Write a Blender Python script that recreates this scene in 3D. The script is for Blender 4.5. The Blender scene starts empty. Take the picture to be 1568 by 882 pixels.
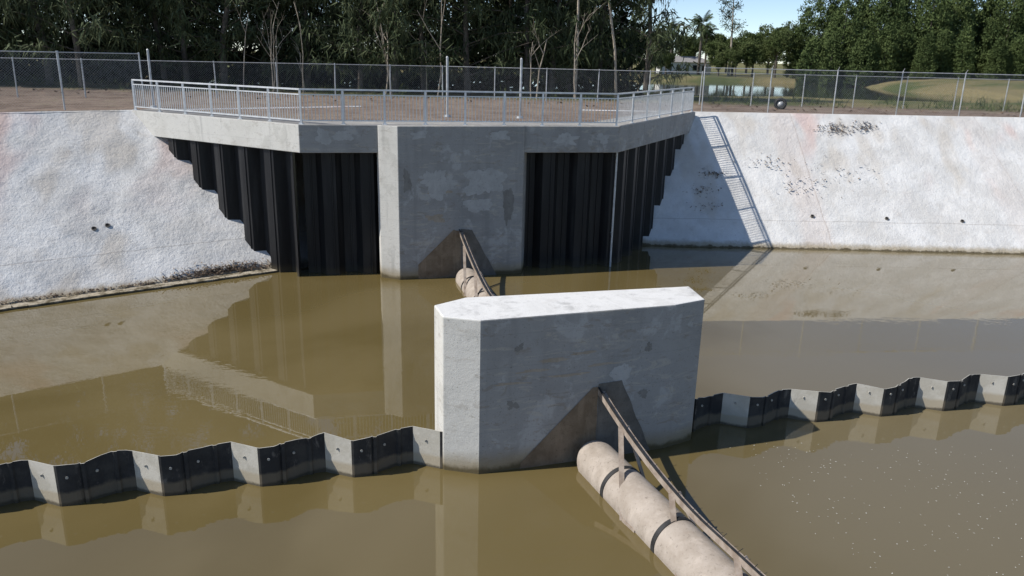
import bpy, math, random
import numpy as np
from mathutils import Vector, Matrix, noise as mnoise
random.seed(7); rng=np.random.default_rng(7)
scene=bpy.context.scene; col=scene.collection

# ------------------------------------------------------------------ materials
class NT:
    def __init__(s,name):
        s.m=bpy.data.materials.new(name); s.m.use_nodes=True; s.t=s.m.node_tree
        s.b=s.t.nodes['Principled BSDF']; s.pos=None
    def n(s,t,**k):
        x=s.t.nodes.new(t)
        for a,b in k.items(): setattr(x,a,b)
        return x
    def l(s,a,b): s.t.links.new(a,b)
    def setin(s,node,idx,v):
        if isinstance(v,bpy.types.NodeSocket): s.l(v,node.inputs[idx])
        else: node.inputs[idx].default_value=v
    def P(s,sc=(1,1,1)):
        if s.pos is None: s.pos=s.n('ShaderNodeNewGeometry').outputs['Position']
        if sc==(1,1,1): return s.pos
        v=s.n('ShaderNodeVectorMath',operation='MULTIPLY'); s.l(s.pos,v.inputs[0]); v.inputs[1].default_value=sc
        return v.outputs[0]
    def noise(s,scale,detail=4,rough=.55,sc=(1,1,1),dist=0):
        x=s.n('ShaderNodeTexNoise'); s.l(s.P(sc),x.inputs['Vector'])
        x.inputs['Scale'].default_value=scale; x.inputs['Detail'].default_value=detail
        x.inputs['Roughness'].default_value=rough; x.inputs['Distortion'].default_value=dist
        return x.outputs['Fac']
    def ramp(s,f,a,b,lo=0.,hi=1.):
        x=s.n('ShaderNodeMapRange',interpolation_type='SMOOTHSTEP'); s.setin(x,0,f)
        x.inputs[1].default_value=a;x.inputs[2].default_value=b;x.inputs[3].default_value=lo;x.inputs[4].default_value=hi
        return x.outputs[0]
    def math(s,op,a,b=0.):
        x=s.n('ShaderNodeMath',operation=op); s.setin(x,0,a); s.setin(x,1,b); return x.outputs[0]
    def band(s,v,c,w):
        return s.ramp(s.math('ABSOLUTE',s.math('SUBTRACT',v,c)),w,w*.4)
    def mix(s,f,a,b,mode='MIX'):
        x=s.n('ShaderNodeMix',data_type='RGBA',blend_type=mode); s.setin(x,0,f)
        for i,v in ((6,a),(7,b)):
            if isinstance(v,bpy.types.NodeSocket): s.l(v,x.inputs[i])
            else: x.inputs[i].default_value=(*v,1) if len(v)==3 else v
        return x.outputs[2]
    def sep(s):
        x=s.n('ShaderNodeSeparateXYZ'); s.l(s.P(),x.inputs[0]); return x.outputs
    def bump(s,h,strength,dist=.02):
        x=s.n('ShaderNodeBump'); s.l(h,x.inputs['Height']); x.inputs['Strength'].default_value=strength; x.inputs['Distance'].default_value=dist
        return x.outputs[0]
    def done(s,c,rough=.85,normal=None,metal=0.,spec=None):
        if isinstance(c,bpy.types.NodeSocket): s.l(c,s.b.inputs['Base Color'])
        else: s.b.inputs['Base Color'].default_value=(*c,1)
        s.setin(s.b,s.b.inputs.find('Roughness'),rough)
        s.b.inputs['Metallic'].default_value=metal
        if spec is not None: s.b.inputs['Specular IOR Level'].default_value=spec
        if normal: s.l(normal,s.b.inputs['Normal'])
        return s.m
g3=lambda v:(v,v,v)

def mat_slope(name='shotcrete_slope'):
    t=NT(name); x,y,z=t.sep()
    n1=t.noise(.6,5,.6); n2=t.noise(3.0,6,.72); n3=t.noise(1.5,5,.7,sc=(1,1,.25)); n4=t.noise(11,4,.78)
    c=t.mix(t.ramp(n1,.35,.66),(.61,.595,.565),(.73,.72,.695))
    c=t.mix(t.math('MULTIPLY',t.ramp(n2,.54,.72),.5),c,(.50,.48,.45))
    c=t.mix(t.math('MULTIPLY',t.ramp(n3,.54,.70),.35),c,(.53,.495,.45))
    c=t.mix(t.math('MULTIPLY',t.ramp(n4,.60,.72),.45),c,(.28,.245,.20))
    rn=t.noise(.5,2,.6,sc=(1,.5,.2))
    c=t.mix(t.math('MULTIPLY',t.math('MULTIPLY',t.ramp(rn,.53,.70),t.ramp(z,1.0,5.0)),.6),c,(.62,.41,.35))
    c=t.mix(t.math('MULTIPLY',t.ramp(rn,.44,.34),.4),c,(.50,.43,.34))
    wob=t.math('MULTIPLY',t.math('SUBTRACT',n1,.5),.35)
    e=t.math('ADD',t.math('SUBTRACT',x,t.math('MULTIPLY',z,-.10)),wob)
    for c0,f in ((13.35,.4),(22.5,.2),(31,.3),(-17.0,.3)):
        c=t.mix(t.math('MULTIPLY',t.band(e,c0,.035),f),c,(.34,.28,.24))
        c=t.mix(t.math('MULTIPLY',t.band(e,c0-.5,.9),f*.55),c,(.57,.42,.34))
    c=t.mix(t.math('MULTIPLY',t.band(t.math('ADD',z,t.math('MULTIPLY',wob,.4)),.98,.02),.4),c,(.33,.30,.27))
    wet=t.math('ADD',z,t.math('MULTIPLY',n2,-.3))
    c=t.mix(t.math('MULTIPLY',t.ramp(wet,.14,-.06),.8),c,(.34,.28,.18))
    c=t.mix(t.ramp(wet,-.06,-.12),c,(.11,.09,.055))
    h=t.math('ADD',t.noise(1.8,5,.68),t.math('MULTIPLY',t.noise(11,4,.75),.30))
    return t.done(c,.92,t.bump(h,.55,.13),spec=.15)
def mat_conc(name,a,b,patch,stain=True,patchw=(.55,.6),tan=.0,dk=.5,pf=.55):
    t=NT(name); x,y,z=t.sep()
    n1=t.noise(.9,5,.6); n2=t.noise(1.3,6,.66,dist=.4); n3=t.noise(2.1,6,.72,sc=(1,1,2.8),dist=.8)
    c=t.mix(t.ramp(n1,.3,.7),a,b)
    c=t.mix(t.math('MULTIPLY',t.ramp(n1,.53,.56),.12),c,tuple(v*.62 for v in a))
    c=t.mix(t.math('MULTIPLY',t.ramp(n2,patchw[0],patchw[1]),pf),c,patch)
    c=t.mix(t.math('MULTIPLY',t.ramp(n3,.56,.64),dk),c,(.235,.19,.14))
    if tan:
        n5=t.noise(1.5,6,.72,sc=(.8,.8,3.6),dist=1.0)
        c=t.mix(t.math('MULTIPLY',t.ramp(n5,.54,.62),tan),c,(.46,.42,.35))
    c=t.mix(t.math('MULTIPLY',t.ramp(t.noise(2.0,3,.6,sc=(1.5,1.5,.10)),.52,.72),.4),c,(.22,.215,.205))
    c=t.mix(t.math('MULTIPLY',t.ramp(t.noise(26,3,.75),.60,.70),.6),c,(.13,.12,.10))
    zz=t.math('FRACT',t.math('MULTIPLY',t.math('ADD',z,.1),1/.62))
    c=t.mix(t.math('MULTIPLY',t.band(zz,.5,.018),.15),c,g3(.16))
    if stain:
        w=t.math('ADD',z,t.math('MULTIPLY',n2,-.35))
        c=t.mix(t.math('MULTIPLY',t.ramp(w,.35,-.08),.8),c,(.30,.24,.14))
        c=t.mix(t.ramp(w,.0,-.12),c,(.12,.095,.05))
    return t.done(c,.88,t.bump(t.math('ADD',n2,t.math('MULTIPLY',t.noise(35,3),.15)),.35,.05),spec=.25)
M={}
M['slope']=mat_slope()
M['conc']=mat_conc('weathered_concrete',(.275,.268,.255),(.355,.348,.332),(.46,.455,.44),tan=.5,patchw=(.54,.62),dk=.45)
M['conc_l']=mat_conc('sunlit_concrete',(.54,.525,.48),(.65,.635,.59),(.43,.42,.38),dk=.25,pf=.4)  # paler copy of the wall concrete for sun-facing sides, sunlight painted in
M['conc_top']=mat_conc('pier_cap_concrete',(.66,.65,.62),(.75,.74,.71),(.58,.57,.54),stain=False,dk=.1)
def mat_mud(name,a,b,v=.5):
    t=NT(name); n1=t.noise(3,5,.65); c=t.mix(t.ramp(n1,.3,.7),a,b)
    c=t.mix(t.math('MULTIPLY',t.ramp(t.noise(2,4,.6,sc=(2,2,.3)),.5,.7),v),c,tuple(q*1.35 for q in b))
    n2=t.noise(16,4,.75)
    c=t.mix(t.math('MULTIPLY',t.ramp(n2,.56,.68),.5),c,tuple(q*.5 for q in a))
    return t.done(c,.95,t.bump(n2,.4,.02),spec=.1)
M['mud']=mat_mud('dried_mud_stain',(.16,.12,.08),(.24,.185,.13))
M['mudd']=mat_mud('dark_mud_stain',(.125,.115,.10),(.175,.16,.14))
M['tanp']=mat_mud('tan_efflorescence',(.31,.265,.205),(.39,.34,.28))
M['lightp']=mat_mud('mortar_repair_patch',(.36,.355,.34),(.43,.425,.41),.2)
M['darkp']=mat_mud('damp_patch',(.19,.18,.165),(.245,.235,.215),.3)
def mat_black():
    t=NT('black_coated_steel'); x,y,z=t.sep()
    c=t.mix(t.ramp(t.noise(1.2,4,.6,sc=(3,3,.3)),.4,.75),(.010,.010,.011),(.032,.032,.032))
    c=t.mix(t.math('MULTIPLY',t.ramp(z,.35,.0),.7),c,(.07,.058,.035))
    return t.done(c,.5,spec=.35)
M['black']=mat_black()
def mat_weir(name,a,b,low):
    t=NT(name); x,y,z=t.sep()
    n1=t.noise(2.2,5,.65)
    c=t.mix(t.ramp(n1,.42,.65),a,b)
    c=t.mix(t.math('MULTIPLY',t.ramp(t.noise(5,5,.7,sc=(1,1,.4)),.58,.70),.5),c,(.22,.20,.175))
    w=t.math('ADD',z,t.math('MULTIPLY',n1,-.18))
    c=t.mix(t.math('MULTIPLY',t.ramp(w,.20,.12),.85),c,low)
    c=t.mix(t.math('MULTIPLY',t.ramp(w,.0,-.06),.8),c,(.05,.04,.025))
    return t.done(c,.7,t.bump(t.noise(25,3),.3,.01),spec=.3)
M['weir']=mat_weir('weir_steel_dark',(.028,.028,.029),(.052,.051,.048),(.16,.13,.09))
M['weirl']=mat_weir('weir_steel_sunlit',(.48,.45,.38),(.58,.55,.48),(.42,.36,.26))  # paler copy of the steel for sun-facing webs, sunlight put into its colour
def simple(name,a,b,sc=6,rough=.6,metal=0,bs=0,spec=None):
    t=NT(name); n=t.noise(sc,3); c=t.mix(t.ramp(n,.35,.65),a,b); return t.done(c,rough,t.bump(n,bs,.01) if bs else None,metal,spec)
M['alu']=simple('galvanised_railing',(.62,.63,.63),(.74,.75,.75),rough=.45,metal=.25)
M['galv']=simple('galvanised_post',(.42,.43,.43),(.55,.56,.56),rough=.5,metal=.3)
M['wire']=simple('chain_link_wire',(.20,.21,.21),(.28,.29,.29),rough=.5,metal=.3)
M['pipe']=mat_mud('muddy_pipe_coating',(.33,.28,.23),(.42,.365,.31),.35)
M['rust']=simple('rusty_tan_steel',(.25,.195,.15),(.36,.30,.245),rough=.8)
M['rubber']=simple('black_rubber',(.012,.012,.012),(.03,.03,.03),rough=.7)
M['dark']=simple('dark_opening',(.006,.006,.006),(.012,.012,.012),rough=.9)
M['pend']=simple('pipe_mitred_end',(.05,.042,.035),(.09,.075,.06),rough=.9)
M['plug']=simple('pale_bolt_plug',(.32,.30,.26),(.42,.40,.35))
def mat_water():
    t=NT('muddy_canal_water'); x,y,z=t.sep()
    n1=t.noise(.18,3,.5,dist=.6)
    c=t.mix(t.ramp(n1,.35,.65),(.128,.096,.036),(.160,.123,.053))
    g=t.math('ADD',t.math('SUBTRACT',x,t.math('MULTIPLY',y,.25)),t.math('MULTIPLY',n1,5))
    c=t.mix(t.math('MULTIPLY',t.ramp(g,1.5,6.0),.75),c,(.175,.145,.085))  # greyer towards the near right: sky reflection mixed into the base colour
    big=t.ramp(t.noise(.22,2,.5),.50,.64)
    h=t.math('MULTIPLY',t.noise(3.4,2,.5,sc=(1,1.7,1)),t.math('ADD',t.math('MULTIPLY',big,.9),.08))
    t.b.inputs['IOR'].default_value=1.62
    return t.done(c,.01,t.bump(h,.07,.03))
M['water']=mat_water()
def mat_pond():
    t=NT('pond_water'); t.b.inputs['IOR'].default_value=1.33
    return t.done((.030,.035,.022),.05,t.bump(t.noise(1.2,2),.04,.03))
M['pond']=mat_pond()
def mat_ground():
    t=NT('dirt_and_grass'); x,y,z=t.sep()
    n6=t.noise(6,5,.7); n9=t.noise(.9,5,.7)
    d=t.mix(t.ramp(n9,.35,.65),(.17,.128,.10),(.29,.23,.185))
    d=t.mix(t.ramp(n6,.5,.7),d,(.12,.09,.072))
    g=t.mix(t.ramp(t.noise(.12,5,.6),.35,.65),(.085,.11,.035),(.27,.22,.11))
    g=t.mix(t.ramp(n6,.45,.7),g,(.10,.10,.045))
    yy=t.math('ADD',y,t.math('MULTIPLY',n9,9.))
    c=t.mix(t.ramp(yy,47,51.5),d,g)
    c=t.mix(t.math('MULTIPLY',t.ramp(n9,.58,.68),.5),c,(.13,.13,.06))
    return t.done(c,.95,t.bump(n6,.7,.1),spec=.1)
M['ground']=mat_ground()
def mat_leaf(name,a,b,sc=.7):
    t=NT(name); c=t.mix(t.ramp(t.noise(sc,3,.6),.35,.65),a,b)
    oi=t.n('ShaderNodeObjectInfo'); c2=t.mix(t.math('MULTIPLY',oi.outputs['Random'],.45),c,tuple(v*.55 for v in a))
    return t.done(c2,.8,spec=.1)
M['needle']=mat_leaf('casuarina_needles',(.042,.058,.026),(.120,.142,.075),1.1)
M['conif']=mat_leaf('conifer_foliage',(.062,.090,.032),(.118,.155,.055),.35)
M['leaf']=mat_leaf('broad_leaves',(.07,.098,.032),(.14,.17,.065),.5)
M['palm']=mat_leaf('palm_fronds',(.05,.08,.03),(.09,.12,.05))
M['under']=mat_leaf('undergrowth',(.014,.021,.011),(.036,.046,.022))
M['dry']=simple('dead_leaves',(.12,.08,.052),(.21,.15,.10),rough=.9)
M['bark']=simple('brown_bark',(.08,.068,.055),(.14,.118,.095),rough=.95)
M['pale']=simple('pale_bare_bark',(.32,.265,.20),(.45,.39,.31),rough=.9)
M['hwall']=simple('house_wall_paint',(.72,.71,.68),(.78,.77,.74))
M['hroof']=simple('house_roof_shingles',(.22,.21,.21),(.32,.31,.30),rough=.9)
M['glass']=simple('window_glass',(.02,.025,.03),(.04,.045,.05),rough=.1)
M['foam']=simple('foam',(.6,.58,.5),(.7,.68,.6))
M['edge']=simple('weir_top_edge',(.38,.36,.31),(.5,.48,.42))

# ------------------------------------------------------------------ mesh builder
class MB:
    def __init__(s): s.v=[];s.f=[];s.m=[]
    def add(s,vs,fs,mi=0):
        o=len(s.v); s.v+= [tuple(v) for v in vs]; s.f+=[tuple(i+o for i in f) for f in fs]; s.m+=[mi]*len(fs)
    def beam(s,a,b,w,h,mi=0):
        a=Vector(a);b=Vector(b);d=(b-a).normalized()
        up=Vector((0,0,1)) if abs(d.z)<.95 else Vector((0,1,0))
        r=d.cross(up).normalized()*w/2; u=r.cross(d).normalized()*h/2
        vs=[p+sx*r+sy*u for p in (a,b) for sx,sy in ((-1,-1),(1,-1),(1,1),(-1,1))]
        s.add(vs,[(0,1,2,3),(7,6,5,4),(0,4,5,1),(1,5,6,2),(2,6,7,3),(3,7,4,0)],mi)
    def cyl(s,a,b,r0,r1=None,n=8,mi=0,cap=True):
        r1=r0 if r1 is None else r1
        a=Vector(a);b=Vector(b);d=(b-a).normalized()
        up=Vector((0,0,1)) if abs(d.z)<.95 else Vector((0,1,0))
        x=d.cross(up).normalized(); y=x.cross(d)
        vs=[]
        for p,r in ((a,r0),(b,r1)):
            for i in range(n):
                t=2*math.pi*i/n; vs.append(p+x*math.cos(t)*r+y*math.sin(t)*r)
        fs=[(i,(i+1)%n,n+(i+1)%n,n+i) for i in range(n)]
        if cap: fs+=[tuple(range(n-1,-1,-1)),tuple(range(n,2*n))]
        s.add(vs,fs,mi)
    def prism(s,poly,z0,z1,mi=0,mtop=None,mside=None):
        n=len(poly); vs=[(x,y,z0) for x,y in poly]+[(x,y,z1) for x,y in poly]
        for i in range(n):
            j=(i+1)%n; s.add([vs[i],vs[j],vs[n+j],vs[n+i]],[(0,1,2,3)],mside[i] if mside else mi)
        s.add(vs[n:],[tuple(range(n))],mi if mtop is None else mtop)
        s.add(vs[:n],[tuple(range(n-1,-1,-1))],mi)
    def tris(s,arr,mi):
        o=len(s.v); k=len(arr); s.v+=[tuple(p) for p in arr.reshape(-1,3).tolist()]
        s.f+=[(o+3*i,o+3*i+1,o+3*i+2) for i in range(k)]; s.m+=[mi]*k
    def mesh(s,name,mats,smooth=False):
        me=bpy.data.meshes.new(name); me.from_pydata(s.v,[],s.f)
        for m in mats: me.materials.append(M[m])
        me.polygons.foreach_set('material_index',s.m)
        if smooth: me.polygons.foreach_set('use_smooth',[True]*len(s.f))
        me.update(); return me
    def obj(s,name,mats,parent=None,smooth=False,bevel=0):
        o=bpy.data.objects.new(name,s.mesh(name,mats,smooth)); col.objects.link(o)
        if parent: o.parent=parent
        if bevel:
            w=o.modifiers.new('weld','WELD'); w.merge_threshold=.0005
            b=o.modifiers.new('bevel','BEVEL'); b.width=bevel; b.segments=2; b.limit_method='ANGLE'
        return o
def empty(name,loc=(0,0,0)):
    e=bpy.data.objects.new(name,None); e.location=loc; e.empty_display_size=.2; col.objects.link(e); return e

DZ=5.15
# ------------------------------------------------------------------ canal slopes
def grid_surface(name,P,nu,nv,mat,amp):
    vs=[];fs=[]
    for j in range(nv+1):
        for i in range(nu+1):
            p=Vector(P(i/nu,j/nv)); q=mnoise.noise(p*.45)*amp+mnoise.noise(p*1.7)*amp*.5+mnoise.noise(p*5)*amp*.2
            if j<nv: p.z+=q
            vs.append(p)
    for j in range(nv):
        for i in range(nu):
            a=j*(nu+1)+i; fs.append((a,a+1,a+nu+2,a+nu+1))
    mb=MB(); mb.add(vs,fs); return mb.obj(name,[mat],smooth=True)
P0=Vector((-8,26.5,0)); dl=Vector((.804,.594,0)); nl=Vector((-.594,.804,0))
def PL(u,v):
    s=-1.9+v*(6.25+1.9); return P0+dl*(-60+u*66)+nl*s+Vector((0,0,DZ*s/6.25))
grid_surface('concrete_canal_slope',PL,420,64,'slope',.07)
def PR(u,v):
    x=3+u*u*.35*90+u*.65*90; s=-.35+1.35*v; top=36.75+.1*(x-8.2)
    return Vector((x,31.3+(top-31.3)*s,DZ*s))
grid_surface('concrete_canal_slope',PR,420,64,'slope',.06)
mb=MB()
a=P0+dl*-60+nl*-.12; b=P0+dl*1.0+nl*-.12
n=150
for i in range(n):
    p=a.lerp(b,i/n); q=a.lerp(b,(i+1)/n); o1=nl*(.07*mnoise.noise(p*1.5)); o2=nl*(.07*mnoise.noise(q*1.5))
    p=p+o1;q=q+o2
    mb.beam((p.x,p.y,-.10),(q.x,q.y,-.10),.5,.34)
mb.obj('concrete_toe_kerb',['slope'])

# weep holes
for (x,y,z,w) in [(-13.75,24.75,0,'L'),(-13.45,25.05,0,'L'),(12.75,0,1.15,'R'),(15.95,0,1.12,'R'),(19.2,0,1.08,'R'),(22.6,0,1.1,'R'),(28,0,1.1,'R')]:
    mb=MB()
    if w=='L':
        s=(Vector((x,y,0))-P0).dot(nl); z=DZ*s/6.25; nrm=Vector((.594*.64,-.804*.64,.77)); p=Vector((x,y,z))
    else:
        v=z/DZ; top=36.75+.1*(x-8.2); p=Vector((x,31.3+(top-31.3)*v,z)); nrm=Vector((0,-.66,.75))
    for k in range(14):
        t0=2*math.pi*k/14;t1=2*math.pi*(k+1)/14
        ax=nrm.cross(Vector((0,0,1))).normalized(); ay=ax.cross(nrm)
        f=lambda t,r,h:p+ax*math.cos(t)*r+ay*math.sin(t)*r+nrm*h
        mb.add([f(t0,.08,-.1),f(t1,.08,-.1),f(t1,.08,.04),f(t0,.08,.04)],[(0,1,2,3)],0)
        mb.add([f(t0,.08,.04),f(t1,.08,.04),f(t1,.06,.04),f(t0,.06,.04)],[(0,1,2,3)],0)
        mb.add([f(t0,.06,.04),f(t1,.06,.04),p+nrm*.015],[(0,1,2)],1)
    mb.obj('weep_hole_pipe',['mudd','dark'])

# ------------------------------------------------------------------ ground & pond
def sstep(a,b,x):
    t=max(0,min(1,(x-a)/(b-a))); return t*t*(3-2*t)
def terr(x,y):
    e=max(abs(x-8)/39,abs(y-91)/31)+.07*mnoise.noise(Vector((x*.06,y*.06,0)))
    h=DZ-.04-1.5*sstep(1.10,.95,e)
    h+=.10*mnoise.noise(Vector((x*.2,y*.2,3)))*sstep(50,56,y)
    h+=.8*sstep(49,60,x)*sstep(66,85,y)*sstep(170,120,y)
    return h
mb=MB()
ng=[(-420,-190),(-60.0,-4.2),(-14.35,29.5),(-13.6,29.6),(-6.8,25.6),(3.3,27.8),(7.7,36.4),(8.2,36.72),(24.7,38.37),(93,45.2),(420,48),(420,50),(-420,50)]
xs=sorted(set([-2500,-1200,-600,-420,-250,-160,-120]+list(np.arange(-100,131,2.5))+[160,250,420,600,1200,2500]))
ys=[50]+list(np.arange(52,140,2.5))+[145,155,170,190,220,260,320,420,600,900,1500,3000,6000]
vs=[(x,y,terr(x,y) if y>50 else DZ-.04) for y in ys for x in xs]
W=len(xs); mb.add(vs,[(j*W+i,j*W+i+1,(j+1)*W+i+1,(j+1)*W+i) for j in range(len(ys)-1) for i in range(W-1)])
from mathutils.geometry import tessellate_polygon
tri=tessellate_polygon([[Vector((x,y,0)) for x,y in ng]])
mb.add([(x,y,DZ-.04) for x,y in ng],[tuple(t) for t in tri])
gr=mb.obj('ground',['ground'],smooth=False)
import bmesh
bm=bmesh.new(); bm.from_mesh(gr.data)
for f in bm.faces:
    f.normal_update()
    if f.normal.z<0: f.normal_flip()
bm.to_mesh(gr.data); bm.free()
mb=MB(); mb.add([(-45,50,4.42),(60,50,4.42),(60,135,4.42),(-45,135,4.42)],[(0,1,2,3)]); mb.obj('pond_water',['pond'])
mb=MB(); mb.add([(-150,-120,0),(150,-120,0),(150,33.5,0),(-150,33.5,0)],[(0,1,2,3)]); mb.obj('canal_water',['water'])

# ------------------------------------------------------------------ outlook deck, abutment, sheet piles
deckF=[(-14.35,29.5),(-6.95,25.1),(3.6,27.35),(8.25,36.5)]
deckB=[(6.9,37.2),(2.6,28.7),(-6.6,26.7),(-13.6,30.9)]
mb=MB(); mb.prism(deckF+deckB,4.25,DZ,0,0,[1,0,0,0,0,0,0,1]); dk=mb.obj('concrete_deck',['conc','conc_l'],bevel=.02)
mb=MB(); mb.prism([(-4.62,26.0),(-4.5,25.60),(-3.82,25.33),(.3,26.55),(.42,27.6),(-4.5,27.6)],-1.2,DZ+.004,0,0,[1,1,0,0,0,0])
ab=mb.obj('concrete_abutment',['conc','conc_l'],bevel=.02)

def sheet(name,p0,p1,period,prof,z0,z1,th=.012,mats=('black',),start=0.,zj=0.,parent=None):
    p0=Vector((*p0,0));p1=Vector((*p1,0)); d=(p1-p0); L=d.length; d.normalize(); nrm=Vector((d.y,-d.x,0))
    pts=[]; k=-1
    while True:
        base=k*period+start; k+=1
        if base>L: break
        for (a,dep,mi) in prof:
            s=base+a
            if 0<=s<=L: pts.append((s,dep,mi))
    pts.append((L,pts[-1][1],pts[-1][2]))
    mb=MB()
    for (s0,d0,m0),(s1,d1,m1) in zip(pts[:-1],pts[1:]):
        za=z1+zj*mnoise.noise(Vector((s0*3,1.3,0))); zb=z1+zj*mnoise.noise(Vector((s1*3,1.3,0)))
        A=p0+d*s0+nrm*d0;B=p0+d*s1+nrm*d1; o=nrm*th
        q=[A,B,B-o,A-o]; v=[(p.x,p.y,z0) for p in q]+[(q[0].x,q[0].y,za),(q[1].x,q[1].y,zb),(q[2].x,q[2].y,zb),(q[3].x,q[3].y,za)]
        mb.add(v,[(0,1,5,4),(2,3,7,6)],m0 if m0<len(mats) else 0); mb.add(v,[(4,5,6,7)],len(mats)-1 if len(mats)>1 else 0)
    ob=mb.obj(name,list(mats),parent); return ob,p0,d,nrm,L
wp=[(0,0,0),(.22,0,0),(.23,.03,0),(.27,.03,0),(.28,0,0),(.42,0,0),(.62,.36,0),(.90,.36,0),(.91,.39,0),(.95,.39,0),(.96,.36,0),(1.06,.36,0)]
wall=empty('steel_sheet_pile_wall')
sheet('wing_piles',(-14.2,29.95),(-7.1,25.72),1.26,wp,-1.2,4.3,parent=wall)
sheet('bay_piles',(-7.1,25.95),(3.45,28.15),1.26,wp,-1.2,4.3,parent=wall)
sheet('far_wing_piles',(3.35,27.9),(8.0,37.0),1.26,wp,-1.2,4.3,parent=wall)
mb=MB(); mb.cyl((3.62,27.75,-.5),(3.62,27.75,4.24),.035,n=10); mb.beam((3.62,27.78,3.9),(3.62,28.2,3.9),.05,.05); mb.beam((3.62,27.78,1.2),(3.62,28.2,1.2),.05,.05)
mb.obj('vertical_drain_pipe',['galv'])

# guard rail
rail=empty('aluminium_guardrail')
posts,rails,bal=MB(),MB(),MB()
def run(a,b,n,last=True):
    a=Vector((*a,DZ));b=Vector((*b,DZ)); d=(b-a).normalized(); L=(b-a).length; up=Vector((0,0,1))
    for i in range(n+(1 if last else 0)):
        p=a.lerp(b,i/n); posts.beam(p,p+up*1.06,.065,.065); posts.beam(p,p+up*.015,.16,.16)
        for k in (-1,1): posts.cyl(p+d*.05*k+up*.015,p+d*.05*k+up*.04,.01,n=6)
    for z,w,h in ((1.09,.07,.05),(.93,.045,.035),(.12,.045,.035)): rails.beam(a+up*z,b+up*z,w,h)
    m=int(L/.115)
    for i in range(1,m):
        p=a.lerp(b,i/m); bal.beam(p+up*.135,p+up*.915,.021,.021)
run((-14.25,29.55),(-6.9,25.28),6,False); run((-6.9,25.28),(3.5,27.5),8,False); run((3.5,27.5),(8.05,36.4),6)
posts.obj('posts',['alu'],rail); rails.obj('rails',['alu'],rail); bal.obj('balusters',['alu'],rail)

# ------------------------------------------------------------------ pier
pier=[(-1.42,13.45),(-1.20,12.80),(-.53,12.66),(3.08,13.83),(3.72,14.22),(3.60,15.10),(-.88,13.97)]
mb=MB(); mb.prism(pier,-1.2,3.0,0,2,[1,1,0,0,0,0,0])  # left sides and top take paler concrete, their sunlight is partly in the colour
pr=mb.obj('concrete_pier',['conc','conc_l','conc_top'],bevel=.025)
PF=((-.53,12.66),(3.08,13.83)); AF=((-3.82,25.33),(.3,26.55)); DF=((-6.95,25.1),(3.6,27.35))
def face_poly(name,AB,pts,mat,parent,off):
    A=Vector((*AB[0],0));B=Vector((*AB[1],0));d=(B-A).normalized(); n=Vector((d.y,-d.x,0))*off
    mb=MB(); mb.add([A+d*s+n+Vector((0,0,z)) for s,z in pts],[tuple(range(len(pts)))]); mb.obj(name,[mat],parent)
def stain(name,AB,pts,mat,parent,off=.004):
    out=[]; m=len(pts)
    for i in range(m):
        (s0,z0),(s1,z1)=pts[i],pts[(i+1)%m]; k=12
        for j in range(k):
            q=j/k; w=.018*mnoise.noise(Vector((i*3.1+q*5,s0,2))) if 0<j else 0
            out.append((s0+(s1-s0)*q+w,z0+(z1-z0)*q+w))
    face_poly(name,AB,out,mat,parent,off)
bi=[0]
def blob(AB,s,z,rs,rz,mat,parent,j=.35,name='surface_patch',zmax=99):
    bi[0]+=1; out=[]
    for k in range(72):
        a=2*math.pi*k/72; sq=max(abs(math.cos(a)),abs(math.sin(a)))**-.6
        q=sq*(1+j*(mnoise.noise(Vector((math.cos(a)*1.1,math.sin(a)*1.1,bi[0]*3.7)))*1.6+.6*mnoise.noise(Vector((math.cos(a)*4,math.sin(a)*4,bi[0]*1.7)))+.3*mnoise.noise(Vector((math.cos(a)*12,math.sin(a)*12,bi[0])))))
        out.append((s+rs*q*math.cos(a),min(zmax,z+rz*q*math.sin(a))))
    face_poly(name,AB,out,mat,parent,.0015+.0012*(bi[0]%5))
stain('mud_mark',PF,[(.78,-.3),(.80,.12),(2.2,1.50),(2.3,1.5),(2.32,-.3)],'mud',pr,.010)
stain('mud_mark_dark',PF,[(2.325,-.3),(2.305,1.55),(2.78,1.58),(3.5,.0),(3.5,-.3)],'mudd',pr,.010)
stain('mud_mark_far',AF,[(.62,-.3),(.62,.5),(1.85,1.68),(2.1,1.6),(2.15,-.3)],'mud',ab,.010)
stain('mud_mark_far_dark',AF,[(2.155,-.3),(2.105,1.7),(2.5,1.65),(3.4,.0),(3.4,-.3)],'mudd',ab,.010)
for s,z,rs,rz,mt in [(.72,2.42,.075,.06,'darkp'),(.62,1.32,.09,.09,'darkp'),(3.25,1.25,.09,.09,'darkp'),(3.3,2.2,.06,.08,'darkp'),
                     (1.0,1.95,.28,.025,'tanp'),(1.35,2.12,.30,.035,'tanp'),(.55,1.75,.26,.025,'tanp'),(1.7,1.8,.34,.03,'tanp'),(2.0,2.2,.22,.03,'tanp'),(2.4,1.95,.25,.025,'tanp'),
                     (2.75,1.62,.18,.18,'lightp')]:
    blob(PF,s,z,rs,rz,mt,pr,.5)
for s,z,rs,rz,mt in [(1.2,3.35,.40,.45,'lightp'),(3.0,3.3,.65,.42,'lightp'),(2.75,2.5,.4,.18,'lightp'),(1.35,2.95,.35,.10,'tanp'),(1.2,2.1,.28,.12,'tanp'),(.3,3.4,.12,.35,'darkp'),(3.75,2.4,.16,.5,'darkp')]:
    blob(AF,s,z,rs,rz,mt,ab,.45)
for s,z,rs,rz,mt in [(.75,4.75,.22,.2,'lightp'),(1.35,4.8,.26,.16,'lightp'),(8.9,4.72,.35,.16,'lightp'),(10.2,4.75,.2,.16,'lightp')]:
    blob(DF,s,z,rs,rz,mt,dk,.5,zmax=5.1)
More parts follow.
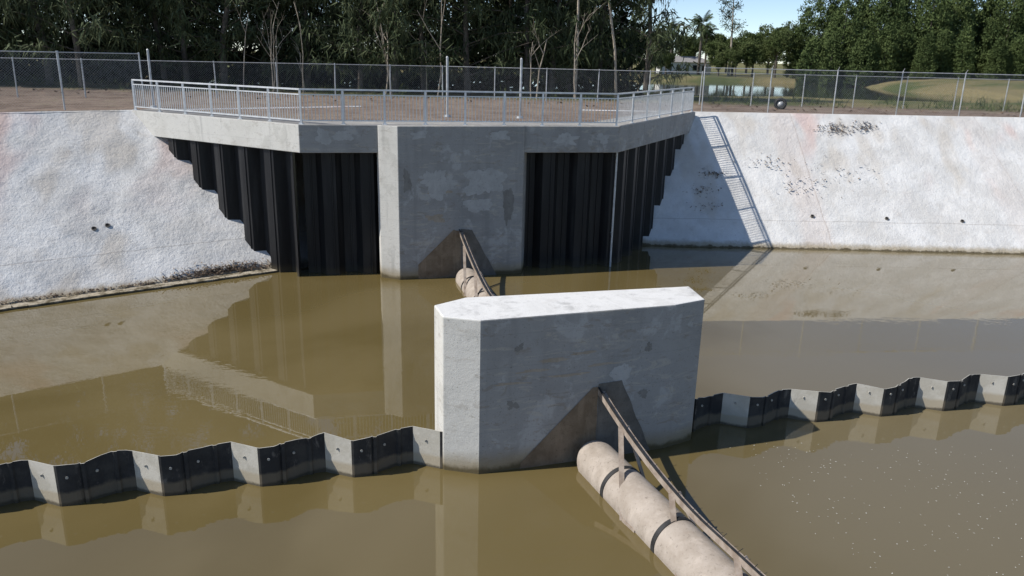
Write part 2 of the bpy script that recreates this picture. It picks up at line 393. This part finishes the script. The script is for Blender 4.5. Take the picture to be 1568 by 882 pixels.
for s,z,rs,rz in [(3.6,4.86,.3,.11),(6.3,4.84,.4,.12)]:
    blob(AF,s-2.9,z,rs*.8,rz,'lightp',ab,.5,zmax=5.1)

# ------------------------------------------------------------------ low sheet-pile weir
PER=1.6
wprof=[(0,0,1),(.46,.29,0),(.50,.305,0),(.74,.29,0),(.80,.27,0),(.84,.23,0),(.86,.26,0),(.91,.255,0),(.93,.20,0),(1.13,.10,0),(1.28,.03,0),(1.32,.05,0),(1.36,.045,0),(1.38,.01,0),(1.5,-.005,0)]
def weir(p0,p1,start,zt):
    e=empty('sheet_pile_weir')
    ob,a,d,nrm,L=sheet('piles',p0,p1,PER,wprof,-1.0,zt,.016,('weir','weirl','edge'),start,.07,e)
    mb=MB(); k=-1
    while k*PER+start<L:
        base=k*PER+start; k+=1
        for s,dep in ((.64,.298),(1.06,.138),(.22,.139)):
            if 0<base+s<L-.1:
                p=a+d*(base+s)+nrm*(dep+.004)+Vector((0,0,.53))
                mb.cyl(p,p+nrm*.018,.024,n=12)
    mb.obj('bolt_plugs',['plug'],e)
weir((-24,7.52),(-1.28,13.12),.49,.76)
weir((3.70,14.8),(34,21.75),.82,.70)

# ------------------------------------------------------------------ floating pipe booms
def boom(S,dr,L,zs,bx,bend,sag,R,zc):
    e=empty('floating_pipe_boom'); S=Vector((*S,zc)); d=Vector((*dr,0)).normalized(); lft=Vector((d.y,-d.x,0))
    if lft.x>0: lft=-lft
    up=Vector((0,0,1)); N=40
    mb=MB(); segs=max(2,int(L/.25)); ring=[]
    for j in range(segs+1):
        row=[]
        for i in range(N):
            t=2*math.pi*i/N; off=lft*math.cos(t)*R+up*math.sin(t)*R
            sh=0 if j else (-.12*math.cos(t)-.25*math.sin(t))*R/.46
            row.append(S+d*(L*j/segs+sh)+off)
        ring.append(row)
    vs=[p for r in ring for p in r]
    mb.add(vs,[(j*N+i,j*N+(i+1)%N,(j+1)*N+(i+1)%N,(j+1)*N+i) for j in range(segs) for i in range(N)])
    o=mb.obj('pipe',['pipe'],e,smooth=True)
    mb=MB(); mb.add([p+d*.01 for p in ring[0]],[tuple(range(N))]); mb.obj('pipe_end',['pend'],e)
    bands=MB(); fr=MB(); sp=MB()
    def bz(t):
        q=min(1,t/bend); return zs[0]+(zs[1]-zs[0])*(1-(1-q)**sag)
    b0=Vector((*bx,0))
    nn=int(L/.2)
    bp=lambda t:b0+d*t+up*bz(t)
    for k in range(nn):
        t0,t1=k*L/nn,(k+1)*L/nn
        fr.beam(bp(t0),bp(t1),.025,.12,0); fr.beam(bp(t0)-lft*.07-up*.02,bp(t1)-lft*.07-up*.02,.12,.02,0)
        sp.beam(bp(t0)+up*.07,bp(t1)+up*.07,.035,.02,0)
    t=.85
    while t<L-.5:
        c=S+d*t; bands.cyl(c-d*.045,c+d*.045,R+.012,n=40,cap=False); bands.cyl(c+d*.046,c+d*.048,R+.012,R,n=40,cap=False)
        tb=t+.1; a=bp(tb); b=S+d*(tb+.7)+lft*(R+.03)-up*.12
        fr.beam(a+lft*.02,b,.09,.025); b2=S+d*(tb+.1)-lft*(R+.03)-up*.12; fr.beam(a-lft*.12,b2,.07,.025)
        fr.beam(b+up*.02,b+d*.35-lft*.03+up*.02,.03,.12)
        t+=1.68
    t=.2
    while t<L:
        a=bp(t)+up*.06; sp.cyl(a,a-lft*(.07+.05*random.random())+up*.04+d*.02*random.uniform(-1,1),.005,n=5); t+=.37
    bands.obj('bands',['rubber'],e,smooth=True); fr.obj('frame',['rust'],e); sp.obj('edge_strip_and_pins',['rubber'],e)
boom((1.72,12.95),(.378,-.926),16,(1.42,.66),(1.66,13.40),3.6,1.8,.41,.08)
boom((-1.50,25.3),(.27,-.963),11.1,(1.62,.62),(-1.86,25.95),4.5,1.5,.41,.02)

# ------------------------------------------------------------------ fences
def fence(name,pts,z,h,step,postr=.03,mesh=True,arm=.0):
    e=empty(name); P=MB(); Wm=MB()
    for (a,b) in zip(pts[:-1],pts[1:]):
        a=Vector((*a,z));b=Vector((*b,z)); L=(b-a).length; d=(b-a)/L; n=max(1,round(L/step)); up=Vector((0,0,1)); nr=Vector((d.y,-d.x,0))
        for i in range(n+1):
            p=a+d*(L*i/n)+nr*random.uniform(-.03,.03); t=p+up*(h+.05)+d*random.uniform(-.03,.03)
            P.cyl(p-up*.1,t,postr,n=8)
            if arm: P.cyl(t,t+up*arm+nr*arm*.8,.014,n=5)
        P.cyl(a+up*h,b+up*h,.019,n=6)
        if mesh:
            s=.105; k=int((L+h)/s); w=.0028
            for sg in (0,1):
                for i in range(k):
                    x0=i*s-h; x1=i*s; z0,z1=.04,h
                    xa,xb=max(x0,0),min(x1,L)
                    if xb<=xa: continue
                    za=z0+(xa-x0)/h*(z1-z0); zb=z0+(xb-x0)/h*(z1-z0)
                    if sg: xa,xb=L-xa,L-xb
                    A=a+d*xa+up*za;B=a+d*xb+up*zb; o=up*w*1.4
                    Wm.add([A-o,B-o,B+o,A+o],[(0,1,2,3)])
    P.obj('posts',['galv'],e)
    if mesh: Wm.obj('chain_link_mesh',['wire'],e)
fence('chain_link_fence',[(8.7,37.2),(24.7,38.9),(62,42.6)],DZ-.04,2.0,3.15,arm=.12)
fence('chain_link_fence',[(-66,18),(-30,32.6),(-20,36.8),(-4,43),(10,43.5),(30,44.5),(75,48)],DZ-.04,1.7,3.0)
fence('chain_link_fence',[(-60,-2.6),(-16.7,29.2),(-14.7,31.3)],DZ-.04,2.05,3.2)
for p in [(-14.5,31.6),(-2.65,30.4),(.15,30.6)]:
    mb=MB(); mb.cyl((*p,DZ-.1),(*p,DZ+2.15),.045,n=12); mb.cyl((*p,DZ+2.15),(*p,DZ+2.2),.055,.02,n=12); mb.cyl((*p,DZ-.04),(*p,DZ+.03),.14,.12,n=12)
    mb.obj('gate_post',['galv'],smooth=False)

# tyre
mb=MB(); C=Vector((13.6,41,DZ+.22)); nr=Vector((-.35,-.93,.1)).normalized(); ax=nr.cross(Vector((0,0,1))).normalized(); ay=ax.cross(nr)
NN,KK=28,10; vs=[]
for i in range(NN):
    t=2*math.pi*i/NN
    for k in range(KK):
        q=2*math.pi*k/KK; rr=.24+.08*math.cos(q); vs.append(C+(ax*math.cos(t)+ay*math.sin(t))*rr+nr*.10*math.sin(q))
mb.add(vs,[(i*KK+k,((i+1)%NN)*KK+k,((i+1)%NN)*KK+(k+1)%KK,i*KK+(k+1)%KK) for i in range(NN) for k in range(KK)]); mb.cyl(C-nr*.04,C+nr*.04,.16,n=20,mi=1)
mb.obj('discarded_tyre',['rubber','galv'],smooth=True)

# ------------------------------------------------------------------ vegetation
def blades(centers,n,spread,ln,wd,droop,flat=1.):
    c=np.repeat(np.asarray(centers,float),n,0); k=len(c)
    p=c+rng.normal(0,1,(k,3))*np.array([spread,spread,spread*flat])
    d=rng.normal(0,1,(k,3)); d[:,2]-=droop; d/=np.linalg.norm(d,axis=1)[:,None]
    w=np.cross(d,rng.normal(0,1,(k,3))); w/=np.linalg.norm(w,axis=1)[:,None]
    L=ln*rng.uniform(.6,1.3,(k,1)); w*=wd*rng.uniform(.6,1.3,(k,1))
    return np.stack([p-w,p+w,p+d*L],1)
def casuarina(seed,h=15,z0=1.6,br=46):
    r=random.Random(seed); mb=MB(); pts=[Vector((0,0,-.2))]; lean=Vector((r.uniform(-.05,.05),r.uniform(-.05,.05),0))
    for i in range(1,8): pts.append(Vector((0,0,h*i/7))+lean*h*i/7+Vector((r.uniform(-.12,.12),r.uniform(-.12,.12),0)))
    R=lambda z:max(.02,.17*(1-z/h))
    for a,b in zip(pts[:-1],pts[1:]): mb.cyl(a,b,R(a.z),R(b.z),n=7,cap=False)
    cs=[]
    for k in range(br):
        z=z0+(h-z0-.3)*(k+.5)/br; i=min(6,int(z/h*7)); q=(z-pts[i].z)/(pts[i+1].z-pts[i].z); p=pts[i].lerp(pts[i+1],q)
        a=k*2.4+r.uniform(-.5,.5); L=(.6+2.3*(1-z/h)**.7)*r.uniform(.6,1.35)
        d=Vector((math.cos(a),math.sin(a),r.uniform(.15,.75))).normalized(); m=p+d*L*.55; e=m+(d+Vector((0,0,-.25+r.uniform(-.2,.3)))).normalized()*L*.5
        mb.cyl(p,m,.035,.022,n=4,cap=False); mb.cyl(m,e,.022,.008,n=4,cap=False)
        if r.random()<.06 and z<h*.5: continue
        for t in (.4,.7,1.0): 
            if r.random()<.92: cs.append(p.lerp(m,t/.55) if t<.55 else m.lerp(e,(t-.55)/.45))
    mb.tris(blades([tuple(c) for c in cs],34,.23,.7,.038,1.7),1)
    return mb.mesh('casuarina_mesh',['bark','needle'])
cas=[casuarina(s,h,z0,br) for s,h,z0,br in ((1,15,1.0,54),(2,17,2.0,54),(3,13,.6,50),(4,16,1.3,58),(5,12,.9,46))]
def place(me,name,x,y,s=1,rz=None,z=None,sx=None):
    o=bpy.data.objects.new(name,me); o.location=(x,y,terr(x,y) if z is None and y>50 else (DZ-.04 if z is None else z))
    sx=sx or s; o.scale=(sx,sx,s); o.rotation_euler=(0,0,random.uniform(0,6.28) if rz is None else rz); col.objects.link(o); return o
random.seed(11)
for x in np.arange(-50,9,2.5):
    place(cas[random.randrange(5)],'australian_pine_tree',x+random.uniform(-.8,.8),48.5+random.uniform(-1.5,1.5)+(0 if x>-25 else -2),random.uniform(.9,1.15),sx=random.uniform(1.0,1.3))
for x in np.arange(-58,6,3.8):
    place(cas[random.randrange(5)],'australian_pine_tree',x+random.uniform(-.8,.8),53.5+random.uniform(-1.5,1.5),random.uniform(.95,1.25),sx=random.uniform(1.1,1.4))
cs=[]
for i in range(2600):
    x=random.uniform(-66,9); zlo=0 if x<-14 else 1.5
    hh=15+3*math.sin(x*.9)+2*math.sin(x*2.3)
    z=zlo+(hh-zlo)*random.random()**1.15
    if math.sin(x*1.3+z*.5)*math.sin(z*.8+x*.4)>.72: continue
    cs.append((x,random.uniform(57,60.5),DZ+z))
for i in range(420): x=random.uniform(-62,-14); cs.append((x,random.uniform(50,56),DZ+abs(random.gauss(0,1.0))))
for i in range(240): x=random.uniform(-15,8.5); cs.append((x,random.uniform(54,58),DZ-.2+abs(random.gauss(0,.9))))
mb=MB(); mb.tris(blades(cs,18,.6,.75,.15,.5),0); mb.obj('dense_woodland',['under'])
def bare(seed,h):
    r=random.Random(seed); mb=MB()
    def grow(p,d,L,rad,lv):
        n=4
        for i in range(n):
            q=p+d*L/n; mb.cyl(p,q,rad*(1-.15*i),rad*(1-.15*(i+1)),n=5,cap=False); p=q
            d=(d+Vector((r.uniform(-.16,.16),r.uniform(-.16,.16),r.uniform(-.02,.1)))).normalized()
            if lv<3 and i>0 and r.random()<.75:
                a=r.uniform(0,6.28); grow(p,(d*.7+Vector((math.cos(a),math.sin(a),.3))*.6).normalized(),L*.45,rad*.5,lv+1)
    grow(Vector((0,0,-.1)),Vector((r.uniform(-.15,.15),r.uniform(-.1,.1),1)).normalized(),h,.065,0)
    return mb.mesh('bare_tree_mesh',['pale'])
bt=[bare(s,h) for s,h in ((1,5),(2,6.5),(3,4),(4,7.5))]
for i in range(15): place(bt[random.randrange(4)],'bare_tree',random.uniform(-16,5),random.uniform(45,46.8),random.uniform(.45,.9))
for x,y,s in [(3.4,46.5,1.5),(5.9,47,1.6)]: place(bt[3],'bare_tree',x,y,s,sx=1.4)
def conifer(seed,h,rad,n):
    r=random.Random(seed); mb=MB(); mb.cyl((0,0,-.2),(0,0,h*.9),.18,.03,n=7); cs=[]
    for i in range(n):
        z=h*(1-r.random()**.62*.98); a=r.uniform(0,6.28); R=rad*(1-(z/h)**2.6)**.75*(1+.22*math.sin(3*a+z*1.1+seed)*math.sin(z*2.1+seed*2))*r.uniform(.75,1.08)
        cs.append((R*math.cos(a),R*math.sin(a),z))
    mb.tris(blades(cs,18,.26,.46,.095,-.9),1); return mb.mesh('conifer_mesh',['bark','conif'])
cf=[conifer(s,h,rd,n) for s,h,rd,n in ((1,13,3.4,700),(2,14,3.8,800),(3,9,1.9,420))]
for x in np.arange(47,130,4.4):
    place(cf[random.randrange(2)],'conifer_tree',x+random.uniform(-.8,.8),130+random.uniform(-3,3)-(x-44)*.25,random.uniform(.95,1.25))
for x in np.arange(49,125,5.2):
    place(cf[random.randrange(2)],'conifer_tree',x+random.uniform(-.8,.8),124+random.uniform(-2,2)-(x-44)*.25,random.uniform(.8,1.05))
for x in np.arange(43,120,2.8):
    place(cf[2],'conifer_tree',x+random.uniform(-.7,.7),117+random.uniform(-2,2)-(x-44)*.25,random.uniform(.6,.95))
def broad(seed,h,rad,n):
    r=random.Random(seed); mb=MB(); mb.cyl((0,0,-.2),(0,0,h*.5),.22,.14,n=7); cs=[]
    lobes=[]
    for i in range(9):
        a=r.uniform(0,6.28); q=r.uniform(.2,.65)*rad; c=Vector((q*math.cos(a),q*math.sin(a),h*r.uniform(.45,.85))); lobes.append((c,rad*r.uniform(.3,.5))); mb.cyl((0,0,h*.4),c,.09,.03,n=5,cap=False)
    for i in range(n):
        c,R=lobes[r.randrange(9)]; d=Vector((r.gauss(0,1),r.gauss(0,1),r.gauss(0,1))).normalized()*R*r.uniform(.75,1.05); cs.append(tuple(c+d))
    mb.tris(blades(cs,14,.16,.24,.09,0),1); return mb.mesh('broadleaf_mesh',['bark','leaf'])
bl=[broad(s,h,r_,n) for s,h,r_,n in ((1,7,3.4,700),(2,9,3.8,800),(3,5,3,500))]
for x in np.arange(12,66,3.6):
    place(bl[random.randrange(3)],'leafy_tree',x+random.uniform(-1,1),168+random.uniform(-5,5),random.uniform(.95,1.3))
for x,y,s in [(22,128,.5),(24.5,133,.5),(35,129,.55),(38,130,.8),(41,128,.9),(18,130,.9),(14,128,.8),(44,127,.8),(47.5,124,.6),(20,142,1.1),(39,146,1.2),(24,150,1.0),(34,136,.8),(32.5,130,.35)]:
    place(bl[random.randrange(3)],'leafy_tree',x,y,s)
for x in np.arange(-25,14,5): place(bl[random.randrange(3)],'leafy_tree',x,132+random.uniform(-4,4),random.uniform(1,1.5))
def thin(seed):
    r=random.Random(seed); mb=MB(); h=14; p=Vector((0,0,-.2)); d=Vector((0,0,1)); cs=[]
    for i in range(9):
        q=p+d*h/9; mb.cyl(p,q,.22*(1-i/10),.22*(1-(i+1)/10),n=6,cap=False); p=q; d=(d+Vector((r.uniform(-.08,.08),r.uniform(-.08,.08),0))).normalized()
        if i>2:
            for k in range(3):
                a=r.uniform(0,6.28); e=p+Vector((math.cos(a),math.sin(a),.9))*r.uniform(.9,2.0); mb.cyl(p,e,.06,.02,n=4,cap=False); cs+=[tuple(e),tuple(p.lerp(e,.7))]
    mb.tris(blades(cs,55,.38,.4,.06,.4),1); return mb.mesh('thin_tree_mesh',['pale','needle'])
tt=thin(3)
for x,y,s in [(36,137,1.15),(21,138,.85),(15.5,130,.7)]: place(tt,'tall_thin_tree',x,y,s)
def palm(seed):
    r=random.Random(seed); mb=MB(); h=6.5
    for i in range(6): mb.cyl((.05*i,0,h*i/6-.1),(.05*(i+1),0,h*(i+1)/6-.1),.2-.01*i,.19-.01*i,n=8,cap=False)
    top=Vector((.3,0,h-.1)); arr=[]
    for k in range(30):
        a=k*2.4; el=r.uniform(-.5,1.3); d=Vector((math.cos(a)*math.cos(el),math.sin(a)*math.cos(el),math.sin(el))); L=r.uniform(1.6,2.2); p=top
        for j in range(8):
            q=p+d*L/8; mb.cyl(p,q,.02,.015,n=3,cap=False); d=(d+Vector((0,0,-.14))).normalized(); s=d.cross(Vector((0,0,1))).normalized()
            if j>1:
                for sg in (-1,1):
                    for w in (0,.5): b=p.lerp(q,w); arr.append([b,b+d*.12,b+s*sg*.6*(1-abs(j-4)/8)+Vector((0,0,-.25))+d*.25])
            p=q
    mb.tris(np.array([[tuple(v) for v in t] for t in arr]),1); return mb.mesh('palm_mesh',['bark','palm'])
pm=palm(1)
for x,y,s in [(31.5,140,1.3),(33.4,143,1.1),(27.5,146,1.15)]: place(pm,'palm_tree',x,y,s)

# house
h=empty('white_house',(30,146,DZ-.1)); h.rotation_euler=(0,0,.12); h.scale=(.62,.62,.75)
mb=MB(); mb.prism([(-7,-4),(7,-4),(7,4),(-7,4)],-.2,2.9); mb.obj('walls',['hwall'],h)
mb=MB(); mb.add([(-7.6,-4.6,2.85),(7.6,-4.6,2.85),(7.6,4.6,2.85),(-7.6,4.6,2.85),(-4.5,0,4.2),(4.5,0,4.2)],[(0,1,5,4),(2,3,4,5),(1,2,5),(3,0,4),(3,2,1,0)]); mb.obj('roof',['hroof'],h)
mb=MB()
for x in (-5.2,-2.6,2.2,5): mb.beam((x-.6,-4.02,1.6),(x+.6,-4.02,1.6),.04,1.2)
mb.obj('windows',['glass'],h); mb=MB(); mb.beam((-.5,-4.02,1.02),(.5,-4.02,1.02),.05,2.04); mb.obj('door',['hroof'],h)

# ------------------------------------------------------------------ small litter
def flakes(name,pts,mat,s0,s1,flat=.6):
    a=[]
    for p in pts:
        s=random.uniform(s0,s1); th=random.uniform(0,6.28); u=Vector((math.cos(th),math.sin(th),random.uniform(-flat,flat)))*s; w=Vector((-math.sin(th),math.cos(th),random.uniform(-flat,flat)))*s*.5
        p=Vector(p); a.append([p-u,p+w,p+u]); a.append([p-u,p+u,p-w])
    mb=MB(); mb.tris(np.array([[tuple(v) for v in t] for t in a]),0); return mb.obj(name,[mat])
def onR(x,z): top=36.75+.1*(x-8.2); return (x,31.3+(top-31.3)*z/DZ-.03,z+.05)
pts=[]
for cx,cz,n,sp in [(8.7,2.6,90,.28),(8.2,2.0,60,.35),(14.8,4.5,190,.45),(16.2,4.6,150,.35),(12.6,2.2,60,.6),(11.3,3.1,50,.5),(14.5,2.7,50,.9),(8.4,1.4,40,.4)]:
    for i in range(n): pts.append(onR(random.gauss(cx,sp),min(5.1,max(.2,random.gauss(cz,sp*.3)))))
flakes('leaf_litter',pts,'dry',.02,.07)
pts=[]
for i in range(1100):
    t=random.gauss(-2.2,.8); s=.10+abs(random.gauss(.08,.10)); p=P0+dl*t+nl*s; pts.append((p.x,p.y,DZ*s/6.25+.06))
for i in range(1500):
    t=-random.uniform(.2,16); s=.04+abs(random.gauss(.0,.05)); p=P0+dl*t+nl*s; pts.append((p.x,p.y,.07+DZ*s/6.25))
flakes('leaf_litter',pts,'dry',.015,.06)
pts=[(random.uniform(3,12),random.uniform(8.5,14.2),.006) for i in range(600)]
flakes('foam_specks',[p for p in pts if p[0]>4.2+.25*(14-p[1])],'foam',.007,.02,flat=0)
pts=[(random.uniform(-30,45),random.uniform(38.5,46),DZ+.0) for i in range(900)]
flakes('dirt_clods',pts,'dry',.04,.14)
cs=[(random.uniform(-35,55),random.uniform(43.5,50),DZ) for i in range(260)]
mb=MB(); mb.tris(blades(cs,26,.22,.3,.02,-2.2),0); mb.obj('roadside_weeds',['leaf'])

# ------------------------------------------------------------------ light, sky, camera
el=45.8; az=math.radians(11.4)
dirv=Vector((math.cos(az)*math.cos(math.radians(el)),math.sin(az)*math.cos(math.radians(el)),-math.sin(math.radians(el))))
sd=bpy.data.lights.new('sun','SUN'); sd.energy=5.0; sd.angle=math.radians(.53); sd.color=(1,.955,.89)
so=bpy.data.objects.new('sun',sd); so.rotation_euler=dirv.to_track_quat('-Z','Y').to_euler(); so.location=(-20,-5,30); col.objects.link(so)
w=bpy.data.worlds.new('World'); scene.world=w; w.use_nodes=True; nt=w.node_tree
sky=nt.nodes.new('ShaderNodeTexSky'); sky.sky_type='NISHITA'; sky.sun_disc=False; sky.sun_elevation=math.radians(el)
toS=-dirv; sky.sun_rotation=math.atan2(toS.x,toS.y); sky.altitude=2000; sky.air_density=.8; sky.dust_density=.15; sky.ozone_density=1.2
nt.links.new(sky.outputs[0],nt.nodes['Background'].inputs[0]); nt.nodes['Background'].inputs[1].default_value=.145

th,r=math.radians(16.64),math.radians(1.39)
F=Vector((0,math.cos(th),-math.sin(th)));R0=Vector((1,0,0));D0=Vector((0,-math.sin(th),-math.cos(th)))
Rv=math.cos(r)*R0-math.sin(r)*D0; Dv=math.sin(r)*R0+math.cos(r)*D0
cd=bpy.data.cameras.new('camera'); cd.sensor_width=36; cd.lens=1184/1568*36; cd.clip_end=8000; cd.clip_start=.1
co=bpy.data.objects.new('camera',cd); col.objects.link(co)
m=Matrix((( Rv.x,-Dv.x,-F.x,0),(Rv.y,-Dv.y,-F.y,0),(Rv.z,-Dv.z,-F.z,7.38),(0,0,0,1))); co.matrix_world=m
scene.camera=co
scene.view_settings.view_transform='Standard'; scene.view_settings.look='None'; scene.view_settings.exposure=0
